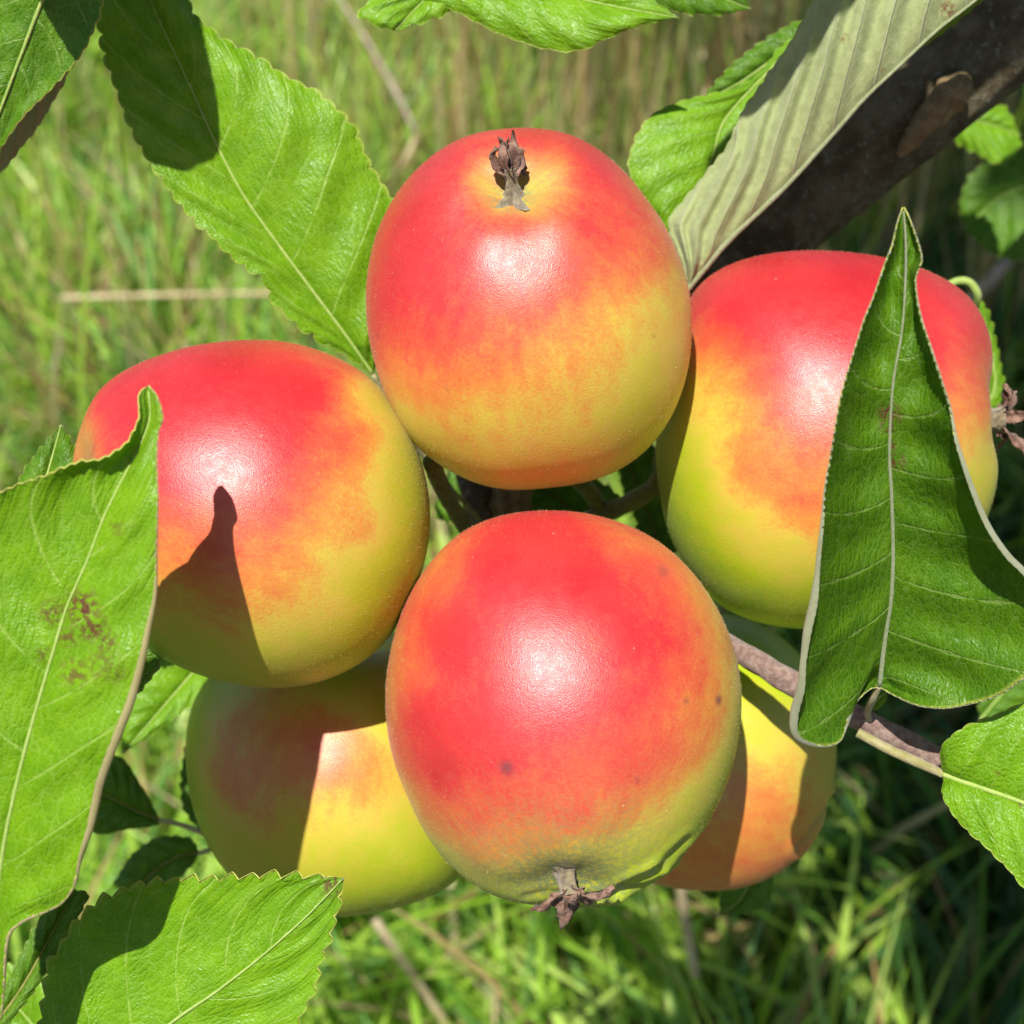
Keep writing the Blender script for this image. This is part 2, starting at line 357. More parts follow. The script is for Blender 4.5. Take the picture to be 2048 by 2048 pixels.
def straw(name, pts, r, mat, label):
    a = catmull([(*p, r) for p in pts], 40)
    o = tube(name, a, mat, None, 8, 40, .08)
    tag(o, label, 'dry stem', 'dry stems lying in the grass'); return o
M_STRAW = simple('straw', (.46, .36, .20), (.58, .48, .30), 60, .7, .001)
M_STICK = simple('dead_stick', (.30, .22, .18), (.42, .34, .28), 60, .8, .001)
def gd(px, py, up=.0):   # depth (mm) at which a pixel ray reaches height `up` above the ground
    r = ((px-1024)/1024*TH)*XA + ((1024-py)/1024*TH)*UP - BK
    return (up-CAM[2])/r[2]*1000
for nm, pts, r, m, lb in [
    ('dry_stem', [(120, 596, .20), (350, 590, .22), (560, 588, .22), (760, 600, .2)], 3.0, M_STRAW, 'pale straw lying level across the green grass above the left apple'),
    ('dry_stem', [(640, -60, .33), (720, 60, .30), (790, 180, .25), (835, 270, .2), (880, 340, .1)], 3.4, M_STICK, 'grey brown stick slanting down behind the big upper leaf'),
    ('dry_stem', [(835, 270, .2), (800, 340, .15), (760, 400, .05)], 4.0, M_STRAW, 'short forked straw stem left of the topmost apple'),
    ('dry_stem', [(750, 1840, .22), (790, 1900, .2), (840, 1970, .15), (900, 2060, .1)], 3.0, M_STRAW, 'thick tan straw slanting in the grass under the apples'),
    ('dry_stem', [(1360, 1760, .25), (1372, 1850, .2), (1390, 1950, .15)], 3.2, M_STRAW, 'upright tan straw below the lower right apple'),
    ('dry_stem', [(2070, 470, .35), (2010, 530, .33), (1955, 590, .3), (1900, 640, .25)], 6.0, M_STICK, 'pinkish grey stick behind the rightmost apple'),
    ('dry_stem', [(1275, 60, .16), (1290, 250, .12), (1300, 420, .05)], 4.5, M_STRAW, 'upright brown straw between topmost apple and pale leaf'),
    ('dry_stem', [(1395, 60, .14), (1412, 180, .12), (1420, 300, .10)], 6.5, M_STRAW, 'short broad straw just above the roundish bright leaf')]:
    straw(nm, [(a, b_, gd(a, b_, u)) for a, b_, u in pts], r, m, lb)

# ---------------------------------------------------------------- apples
def blend(pts, x, y, p=1.5, eps=2000.0):
    w_ = np.zeros_like(x); s = np.zeros_like(x)
    for a, b_, v in pts:
        k = 1/((x-a)**2+(y-b_)**2+eps)**p; w_ += k; s += k*v
    return s/w_
def segdist(x, y, pl):
    d = np.full_like(x, 1e9)
    for (a, b_), (c, e) in zip(pl[:-1], pl[1:]):
        t = np.clip(((x-a)*(c-a)+(y-b_)*(e-b_))/((c-a)**2+(e-b_)**2), 0, 1)
        d = np.minimum(d, np.hypot(x-a-t*(c-a), y-b_-t*(e-b_)))
    return d
def apple(label, sil, ctr, depth, zs, axis, blush, spots=(), creases=(), russet=0.0, stalk=None, calyx=True, dim=.09, seed=0, pale=.25, cdir=None, tl=.006, opn=(.3, 1.25), crl=(.6, 2.6), sl=(.007, .0105), waist=.0019, flare=.0022, sw=.0019):
    cx, cy = ctr; s = np.array(sil, float); k = TH*depth/1024          # mm per pixel at this depth
    ang = np.arctan2(-(s[:, 1]-cy), s[:, 0]-cx); rad = np.hypot(s[:, 0]-cx, s[:, 1]-cy); o = np.argsort(ang); ang, rad = ang[o], rad[o]
    Rm = rad.mean()
    th = np.linspace(-np.pi, np.pi, 361)
    rr = np.interp(th, np.r_[ang-2*np.pi, ang, ang+2*np.pi], np.r_[rad, rad, rad])
    ker = np.hanning(23); ker /= ker.sum(); rr = np.convolve(np.r_[rr[-24:-1], rr, rr[1:24]], ker, 'same')[23:-23]
    ax = nrm(np.array(axis, float)); e1 = nrm(np.cross(ax, [0.2, 0.3, 1.0])); e2 = np.cross(ax, e1)
    nu, nv = 300, 170
    az = np.linspace(0, 2*np.pi, nu, endpoint=False); pol = np.linspace(0, np.pi, nv+1)[1:-1]
    A, Pl = np.meshgrid(az, pol); D = (np.sin(Pl)[..., None]*(np.cos(A)[..., None]*e1+np.sin(A)[..., None]*e2)+np.cos(Pl)[..., None]*ax).reshape(-1, 3)
    D = np.vstack([D, ax, -ax]); A = np.r_[A.ravel(), 0, 0]; Pl = np.r_[Pl.ravel(), 0, np.pi]
    phi = np.arctan2(D[:, 1], D[:, 0]); S = np.interp(phi, th, rr)/Rm
    sxy = np.hypot(D[:, 0], D[:, 1])
    S = 1+(S-1)*np.clip(sxy, 0, 1)**.7
    rad_s = 1 - dim*np.exp(-(Pl/.20)**2) + .007*np.cos(5*A+1)*np.exp(-((Pl-.42)/.22)**2)*(1 if calyx else .6) - .16*np.exp(-((np.pi-Pl)/.24)**2)
    pos = Rm*D*rad_s[:, None]; pos[:, 0] *= S; pos[:, 1] *= S; pos[:, 2] *= zs
    pos *= (1+.007*vnoise(np.cos(A)*np.sin(Pl)*1.6+9, np.sin(A)*np.sin(Pl)*1.6+np.cos(Pl)*1.3+21, seed))[:, None]
    ppx, ppy = cx+pos[:, 0], cy-pos[:, 1]; front = D[:, 2] > -.15
    for pl, dep, wid in creases:
        d = segdist(ppx, ppy, pl); pos -= (front*dep*np.exp(-(d/wid)**2))[:, None]*D
        pos += (front*dep*.45*np.exp(-((d-wid*2.1)/(wid*1.1))**2))[:, None]*D
    bl = blend(blush, ppx, ppy); bl = np.where(D[:, 2] < 0, bl*.9, bl); kq = pale*np.exp(-(Pl/.23)**3)*(1+.25*np.cos(5*A+2)); bl = bl*(1-kq)+.36*kq
    sv = np.zeros(len(pos))
    for a, b_, r_, v in spots: sv = np.maximum(sv, front*v*np.clip(1.35-np.hypot(ppx-a, (ppy-b_)*.85)/r_, 0, 1))
    rs = russet*np.exp(-(Pl/.55)**2)+.8*np.exp(-(Pl/.17)**2)
    for pl, dep, wid in creases: rs = np.maximum(rs, .75*front*np.exp(-(segdist(ppx, ppy, pl)/(wid*1.2))**2))
    W = pos*k/1000; V = P(cx, cy, depth)+W[:, :1]*XA+W[:, 1:2]*UP+W[:, 2:]*BK
    adir = np.stack([np.cos(A), np.sin(A), Pl*.35+seed], -1)
    ii = np.arange((nv-1)*nu).reshape(nv-1, nu); jj = np.roll(ii, -1, 1)
    F = np.stack([ii[:-1], ii[1:], jj[1:], jj[:-1]], -1).reshape(-1, 4).tolist()
    nT = (nv-1)*nu
    F += [(nT, int(ii[0, j]), int(jj[0, j])) for j in range(nu)]+[(nT+1, int(jj[-1, j]), int(ii[-1, j])) for j in range(nu)]
    ob = mesh('apple', V, F, M_APPLE, origin=P(cx, cy, depth), attrs={'blush': bl, 'spot': sv, 'russet': rs, 'axisdir': adir})
    tag(ob, label, 'apple', 'apples in the hanging cluster')
    if calyx:
        tip = V[nT]; r = random.Random(seed+3)
        cd = nrm(np.array(cdir if cdir else axis, float)); f1 = nrm(np.cross(cd, [0.2, 0.3, 1.0])); f2 = np.cross(cd, f1)
        a3 = C3(*cd); u3, v3 = C3(*f1), C3(*f2)
        # dried flower tube
        n_ = 22; sg_ = 40; TT = np.linspace(0, 1, n_); AA = np.linspace(0, 2*np.pi, sg_, endpoint=False)
        rad = waist+.0008*TT[:, None]**3+flare*np.exp(-TT[:, None]*5.5)*(.22+.78*(.5+.5*np.cos(5*AA[None]+seed))**2.2)
        rad = rad*(1+.16*vnoise(np.cos(AA)[None]*4+TT[:, None]*9+9, np.sin(AA)[None]*4+20+0*TT[:, None], seed))
        base_ = tip+C3(*ax)*.0002
        ctr_ = base_-a3*.0012+a3*(tl+.0012)*TT[:, None]
        VV = (ctr_[:, None]+rad[..., None]*(np.cos(AA)[None, :, None]*u3+np.sin(AA)[None, :, None]*v3)).reshape(-1, 3)
        FF = [(i_*sg_+j_, i_*sg_+(j_+1) % sg_, (i_+1)*sg_+(j_+1) % sg_, (i_+1)*sg_+j_) for i_ in range(n_-1) for j_ in range(sg_)]
        VV = np.vstack([VV, ctr_[-1:]-a3*.0008]); FF += [((n_-1)*sg_+j_, (n_-1)*sg_+(j_+1) % sg_, n_*sg_) for j_ in range(sg_)]
        ca = mesh('calyx', VV, FF, M_TUBE, ob, origin=tip)
        topc = tip+a3*tl*.85
        for q in range(5):
            a = q*2*math.pi/5+r.uniform(-.25, .25); out = math.cos(a)*u3+math.sin(a)*v3; sd = np.cross(a3, out)
            L = r.uniform(*sl); open_ = r.uniform(*opn); curl = r.uniform(*crl); tw = r.uniform(-1.0, 1.0)
            p_ = topc+out*waist*.8; VV = []; m_ = 12
            for i in range(m_+1):
                t = i/m_; dirn = open_+curl*t
                step = (math.cos(dirn)*a3+math.sin(dirn)*out)*L/m_
                nrm2 = (-math.sin(dirn)*a3+math.cos(dirn)*out)
                s2 = math.cos(tw*t)*sd+math.sin(tw*t)*nrm2
                wd_ = sw*(1-t**1.6)*(.8+.35*math.sin(3*t+a))+.00012
                for s_, dd in ((-1, .0005), (-.5, .0), (0, -.00025), (.5, 0), (1, .0005)):
                    VV.append(p_+s2*wd_*s_*(1+r.uniform(-.2, .2))+nrm2*dd*(1 if t < .9 else .2)+nrm2*(r.uniform(-.00025, .00025)+.0004*math.sin(7*t+a*3+s_*2)))
                p_ = p_+step
            nb = len(VV); th_ = a3*.00028+out*.0001; VV = VV+[v-th_ for v in VV]; FF = []
            for i in range(m_):
                for j in range(4):
                    a0 = i*5+j; FF.append((a0, a0+1, a0+6, a0+5)); FF.append((nb+a0, nb+a0+5, nb+a0+6, nb+a0+1))
                FF.append((i*5, i*5+5, nb+i*5+5, nb+i*5)); FF.append((i*5+4, nb+i*5+4, nb+i*5+9, i*5+9))
            FF.append(tuple([m_*5+j for j in range(5)]+[nb+m_*5+j for j in range(4, -1, -1)]))
            mesh('sepal', VV, FF, M_SEPAL, ca, origin=VV[2])
        for q in range(9):   # withered stamens, one tuft
            pass
        VV = []; FF = []
        for q in range(12):
            a = r.uniform(0, 6.28); out = math.cos(a)*u3+math.sin(a)*v3; p0 = topc+out*.001*r.random(); d_ = nrm(a3+out*r.uniform(-.5, .9)); L = r.uniform(.002, .0045); s_ = np.cross(d_, C3(.3, .2, .9))*.00018; s3 = np.cross(d_, s_)
            b0 = len(VV); VV += [p0+s_, p0-s_*.5+s3, p0-s_*.5-s3, p0+d_*L+out*.0008*r.uniform(-1, 1)]; FF += [(b0, b0+1, b0+3), (b0+1, b0+2, b0+3), (b0+2, b0, b0+3)]
        mesh('stamens', VV, FF, M_TUBE, ca, origin=topc)
    # short pale down that fringes the skin
    r2 = np.random.default_rng(seed+50); NH = 15000; hd = nrm(r2.normal(0, 1, (NH, 3))); hd = hd[hd[:, 2] > -.25]
    kk = np.stack([D@np.array([0, 0, 1.0])], 1)
    Pa = np.arccos(np.clip(hd@ax, -1, 1)); Aa = np.arctan2(hd@e2, hd@e1) % (2*np.pi)
    ri = np.clip(np.round(Pa/(np.pi/nv)).astype(int)-1, 0, nv-2); ci = np.round(Aa/(2*np.pi/nu)).astype(int) % nu
    pb = V[ri*nu+ci]; nb_ = nrm(hd+r2.normal(0, .35, hd.shape)); nb_ = nb_[:, :1]*XA+nb_[:, 1:2]*UP+nb_[:, 2:]*BK
    sdv = nrm(np.cross(nb_, r2.normal(0, 1, hd.shape))); jit = np.cross(C3(*ax)[None]+0*nb_, nb_)*r2.uniform(-.0003, .0003, (len(hd), 1))
    pb = pb+jit; ln = r2.uniform(.00015, .00036, (len(hd), 1)); wd2 = .000022
    HV = np.stack([pb-sdv*wd2-nb_*.00005, pb+sdv*wd2-nb_*.00005, pb+nb_*ln+sdv*ln*r2.uniform(-.5, .5, (len(hd), 1))], 1).reshape(-1, 3)
    hf = np.arange(len(HV)).reshape(-1, 3)
    tag(mesh('skin_down', HV, hf, M_DOWN, ob, origin=P(cx, cy, depth)), kind='stuff')
    if stalk:
        tube('stalk', [(a_, b_, c_, d_*1.35) for a_, b_, c_, d_ in stalk], M_STALK, ob, 16, 40, .10, seed)
    return ob

apple('topmost red and yellow apple with its dried calyx facing up toward the viewer',
 [(735,640),(740,540),(770,440),(830,350),(920,285),(1000,268),(1060,265),(1140,280),(1220,330),(1290,410),(1345,500),(1375,590),(1380,660),(1370,760),(1340,840),(1290,905),(1220,950),(1150,968),(1080,975),(1030,980),(960,968),(890,935),(830,890),(790,830),(755,740)],
 (1057, 622), 305, .98, (-.10, .565, .82),
 [(850,450,1.),(1060,290,.98),(1180,380,.9),(900,350,.95),(970,400,.50),(1070,430,.46),(1110,385,.5),(1010,480,.82),(930,540,.8),(800,580,.86),(760,650,.8),(900,650,.78),(1100,600,.74),(1180,500,.82),(1250,560,.66),(1250,470,.78),(1000,600,.8),(900,700,.74),(1000,720,.62),(850,780,.58),(950,870,.42),(1200,700,.44),(1300,650,.40),(1350,600,.40),(1300,480,.66),(1300,820,.28),(1100,880,.42),(1040,960,.36),(1200,930,.40),(780,760,.6),(1120,780,.46),(830,850,.42),(1400,620,0.33),(1392,760,0.16),(1345,880,0.12),(1240,975,0.22),(1050,1000,0.3),(900,950,0.35),(800,880,0.3),(900,430,0.9),(860,520,0.95),(1150,320,0.95)],
 spots=[(770,690,4,.5),(1285,700,4,.4),(905,800,3,.4),(1240,470,3,.4)], russet=.15,
 stalk=[(1120, 930, 352, 1.6), (1180, 985, 362, 1.5), (1200, 1040, 368, 1.6), (1130, 1100, 374, 2.0)], seed=1, dim=.13, pale=.70, cdir=(-.10, .90, .42), tl=.0058, opn=(.45, 1.2), crl=(-2.6, -.6), sl=(.0055, .0085), waist=.0009, flare=.0062, sw=.0021)
apple('leftmost red apple with the sharp shadow of a leaf tip across it',
 [(160,905),(175,840),(210,775),(270,735),(340,708),(430,688),(500,682),(580,686),(660,710),(740,755),(790,815),(830,890),(855,980),(860,1040),(850,1120),(820,1200),(780,1270),(730,1320),(660,1355),(560,1372),(470,1362),(390,1340),(320,1305),(250,1240),(200,1150),(165,1050)],
 (510, 1027), 305, .98, (-.85, .22, .47),
 [(300,780,.95),(500,750,1.),(650,800,.95),(550,850,.96),(400,850,.95),(720,900,.76),(780,870,.55),(810,900,.32),(845,1000,.30),(750,1050,.56),(600,1000,.76),(500,1080,.68),(350,1050,.70),(350,1180,.52),(500,1200,.52),(620,1150,.54),(700,1200,.40),(790,1200,.12),(600,1300,.34),(450,1300,.24),(330,1290,.08),(190,880,.55),(840,1150,.05),(250,760,.85),(690,730,.75),(760,790,.35),(850,900,0),(790,790,0.05),(870,1000,-0.02),(865,1090,-0.02),(840,1180,-0.05),(790,1270,0),(700,1350,0.1),(500,1385,0.15),(330,1320,0),(220,1240,0),(600,900,0.92),(450,950,0.85)],
 spots=[(310,830,3,.4)], stalk=[(862, 925, 322, 1.5), (890, 985, 335, 1.4), (925, 1045, 352, 1.5), (970, 1090, 366, 1.8)], seed=2, calyx=False, dim=.06)
apple('large apple at the right with dried calyx at its side edge, behind a long leaf',
 [(1310,940),(1320,1000),(1345,1080),(1390,1160),(1450,1220),(1530,1250),(1620,1258),(1750,1252),(1850,1200),(1930,1100),(1970,1000),(1982,900),(1978,820),(1970,770),(1965,700),(1950,640),(1920,590),(1870,558),(1800,530),(1700,512),(1620,507),(1540,512),(1450,535),(1390,575),(1360,650),(1340,720),(1320,800),(1310,870)],
 (1645, 883), 332, .96, (.93, .12, .33),
 [(1500,560,1.),(1650,600,1.),(1450,640,.95),(1600,700,.92),(1550,850,.74),(1400,700,.68),(1370,850,.48),(1330,900,.22),(1340,1000,.18),(1450,950,.64),(1550,1000,.66),(1600,1080,.55),(1450,1080,.42),(1390,1140,.08),(1550,1150,.34),(1600,1200,.06),(1500,1230,.02),(1900,650,.82),(1930,800,.66),(1950,900,.4),(1920,1000,.3),(1730,900,.6),(1400,600,.85),(1345,760,.4),(1700,700,.9),(1850,600,.92),(1300,850,0.06),(1290,950,-0.02),(1310,1050,-0.05),(1370,1150,-0.08),(1440,1225,-0.1),(1540,1265,-0.1),(1640,1275,-0.1),(1995,900,0.3),(1985,1000,0.1),(1540,760,0.85)],
 spots=[(1648,882,11,.8),(1597,1137,4,.6)], russet=.12, stalk=[(1330, 890, 338, 1.6), (1318, 960, 346, 1.6), (1260, 1005, 358, 1.7), (1190, 1035, 368, 1.8), (1110, 1080, 374, 2.0)], seed=3, dim=.10, cdir=(.98, .02, .2), tl=.0045, opn=(.1, .8), waist=.0022, flare=.0015, sw=.0021)
apple('front middle apple, big and red, with wrinkled green base and withered calyx below',
 [(772,1380),(785,1290),(810,1210),(860,1125),(920,1065),(1000,1032),(1080,1022),(1160,1025),(1240,1045),(1320,1085),(1380,1140),(1430,1210),(1465,1290),(1478,1370),(1475,1450),(1455,1540),(1420,1620),(1370,1690),(1310,1745),(1250,1780),(1190,1800),(1120,1802),(1040,1792),(960,1765),(900,1720),(850,1655),(815,1580),(785,1500),(775,1440)],
 (1125, 1410), 298, .98, (.0, -.80, .60),
 [(1000,1120,1.),(900,1250,1.),(1150,1150,.97),(1250,1250,.88),(1300,1150,.76),(1100,1350,.93),(1000,1450,.92),(900,1500,.97),(850,1400,.92),(785,1350,.55),(815,1250,.68),(1250,1450,.74),(1350,1400,.55),(1430,1330,.40),(1450,1500,.22),(1350,1550,.32),(1200,1550,.60),(1050,1600,.60),(950,1640,.58),(1150,1640,.36),(1250,1650,.24),(1100,1700,.40),(1000,1740,.28),(1300,1700,.10),(1150,1780,.04),(1000,1780,.06),(1080,1035,.84),(1240,1060,.60),(1380,1180,.48),(930,1070,.68),(850,1600,.62),(860,1150,.65),(1250,1350,.86),(1300,1250,.86),(1340,1320,.70),(1200,1480,.78),(1130,1560,.74),(1320,1450,.68),(1350,1210,.72),(1380,1390,.58),(1270,1440,.80),(950,1570,.76),(1040,1540,.80),(900,1700,.3),(1380,1640,.12),(1400,1240,.5),(1492,1400,0.12),(1475,1550,0),(1400,1690,-0.05),(1300,1775,-0.05),(1150,1825,-0.05),(1000,1805,-0.05),(880,1720,0.12),(800,1600,0.35),(1445,1200,0.35),(760,1400,0.42),(775,1280,0.45),(850,1115,0.5)],
 spots=[(1015,1477,13,.85),(1407,1372,8,1.0),(1308,1136,10,.55),(1338,1365,6,.6),(1246,1500,6,.45),(1360,1185,3,.4),(920,1160,4,.4)],
 creases=[([(1165,1752),(1205,1745),(1235,1720),(1290,1690)], 16, 9), ([(1215,1740),(1270,1728),(1330,1700)], 10, 7), ([(1050,1752),(1085,1742),(1110,1746)], 3, 8), ([(1195,1792),(1212,1745)], 8, 6), ([(1290,1690),(1350,1640)], 6, 9), ([(1330,1700),(1400,1650)], 5, 9), ([(1240,1765),(1290,1745),(1340,1722)], 5, 7)],
 russet=.85, stalk=[(1125, 1085, 335, 1.6), (1110, 1080, 350, 1.7), (1090, 1090, 362, 1.8), (1080, 1110, 372, 2)], seed=4, dim=.09, cdir=(.12, -.90, .42), tl=.0045, opn=(.1, 1.1), crl=(.8, 3.2), sl=(.007, .0098), waist=.0014, flare=.0045, sw=.0026)
apple('lower left yellow green apple behind the others, split by a leaf shadow',
 [(380,1470),(385,1420),(400,1380),(440,1330),(520,1280),(650,1250),(780,1260),(880,1310),(940,1400),(965,1500),(960,1600),(945,1700),(920,1755),(850,1790),(770,1812),(680,1825),(600,1812),(520,1780),(450,1720),(410,1650),(385,1560)],
 (668, 1535), 352, .98, (-.15, -.85, -.15),
 [(480,1500,.58),(550,1420,.54),(680,1450,.66),(740,1480,.56),(700,1550,.38),(410,1450,.05),(395,1550,.05),(500,1650,.3),(700,1320,.10),(450,1340,.08),(700,1650,.28),(800,1650,.24),(600,1780,.14),(750,1780,.12),(850,1720,.16),(640,1600,.38),(780,1400,.25),(560,1550,.54),(640,1385,.42),(660,1430,.66),(720,1460,.64),(500,1440,.58),(540,1500,.60),(690,1510,.54),(640,1840,0.05),(800,1820,0.05),(375,1600,0),(400,1360,0),(920,1780,0.05)],
 spots=[(391,1541,3,.8)], stalk=[(880, 1280, 376, 1.5), (950, 1180, 379, 1.6), (1000, 1110, 378, 1.8)], seed=5, calyx=False, dim=.05)
apple('lower right apple at the back, yellow and orange with a dented side, half in shade',
 [(1665,1460),(1660,1540),(1645,1610),(1610,1680),(1560,1730),(1500,1760),(1420,1772),(1350,1768),(1250,1740),(1180,1680),(1130,1600),(1120,1480),(1150,1370),(1220,1280),(1320,1230),(1420,1225),(1500,1240),(1580,1290),(1630,1350),(1655,1400)],
 (1400, 1500), 362, .98, (.80, -.40, -.30),
 [(1550,1480,.44),(1450,1290,.2),(1550,1270,.15),(1600,1400,.36),(1500,1600,.55),(1550,1680,.58),(1450,1700,.58),(1350,1700,.56),(1480,1540,.55),(1630,1600,.42),(1655,1500,.28),(1300,1750,.5),(1480,1400,.35),(1400,1212,-0.08),(1520,1228,-0.08),(1460,1260,-0.02),(1600,1300,0.05)],
 creases=[([(1575,1660),(1600,1630),(1640,1590)], 12, 12)], russet=.5,
 stalk=[(1260, 1270, 384, 1.5), (1200, 1190, 382, 1.6), (1130, 1120, 378, 1.8)], seed=6, calyx=False, dim=.05)

# ---------------------------------------------------------------- the tree: limb, spur, twig, leaves
tree = empty('apple_tree', (.95, .75, 0)); tag(tree, 'apple tree branch with dark bark, a fruiting spur and serrated green leaves round the apples', 'tree')
TB = np.array([.95, .75, 0])
# limb runs off the frame to the upper right and joins a trunk standing there
lp = catmull([(1180, 800, 392, 11), (1330, 640, 388, 12.5), (1500, 470, 384, 13.5), (1700, 300, 380, 14.2), (1900, 130, 376, 15), (2120, -60, 374, 16.5)], 90)
lc = P(lp[:, 0], lp[:, 1], lp[:, 2]); lr = lp[:, 3]/1000
tg = nrm(lc[-1]-lc[-8]); ext = [lc[-1]+tg*s for s in np.linspace(.02, .12, 5)]; top = TB+np.array([0, 0, 1.25])
s0 = ext[-1]; ext += [s0*(1-t)**2+2*(s0+tg*.2)*t*(1-t)+top*t*t for t in np.linspace(.08, 1, 24)]
lc2 = np.vstack([lc, ext]); lr2 = np.r_[lr, np.linspace(lr[-1], .034, len(ext))]
tube3('limb', lc2, lr2, M_BARK, tree, 40, .07, 11)
tube3('trunk', np.array([TB+np.array([.02*math.sin(t*3), .02*math.cos(t*4), 1.9*t-.05]) for t in np.linspace(0, 1, 50)]), np.array([.085-.035*t+.03*math.exp(-t*9) for t in np.linspace(0, 1, 50)]), M_BARK, tree, 40, .08, 12)
o = tube('broken_spur', [(1796, 312, 361, 0.8), (1815, 290, 360, 1.9), (1850, 248, 359, 3.0), (1888, 203, 358, 3.9), (1912, 176, 358, 4.0), (1928, 162, 360, 2.2)], M_SPURBARK, tree, 24, 60, .22, 13)
tag(o, 'short brown stub lying along the dark limb')
tube('fruit_spur', [(1000, 1130, 382, 6.5), (1010, 1060, 378, 5.6), (1030, 980, 378, 4.8), (1060, 900, 382, 4.4), (1150, 820, 388, 5)], M_SPURBARK, tree, 28, 70, .25, 14)
tube('fruit_spur', [(930, 900, 386, 4.5), (965, 1010, 380, 4.8), (1010, 1100, 384, 5.5)], M_BARK, tree, 24, 50, .2, 15)
tube('twig', [(1020, 1110, 384, 3.0), (1150, 1140, 366, 2.7), (1330, 1222, 336, 2.6), (1480, 1304, 318, 2.5), (1600, 1375, 310, 2.5), (1740, 1448, 305, 2.45), (1880, 1520, 303, 2.4), (2100, 1640, 300, 2.2), (2300, 1740, 300, 2.0)], M_TWIG, tree, 24, 140, .10, 16)

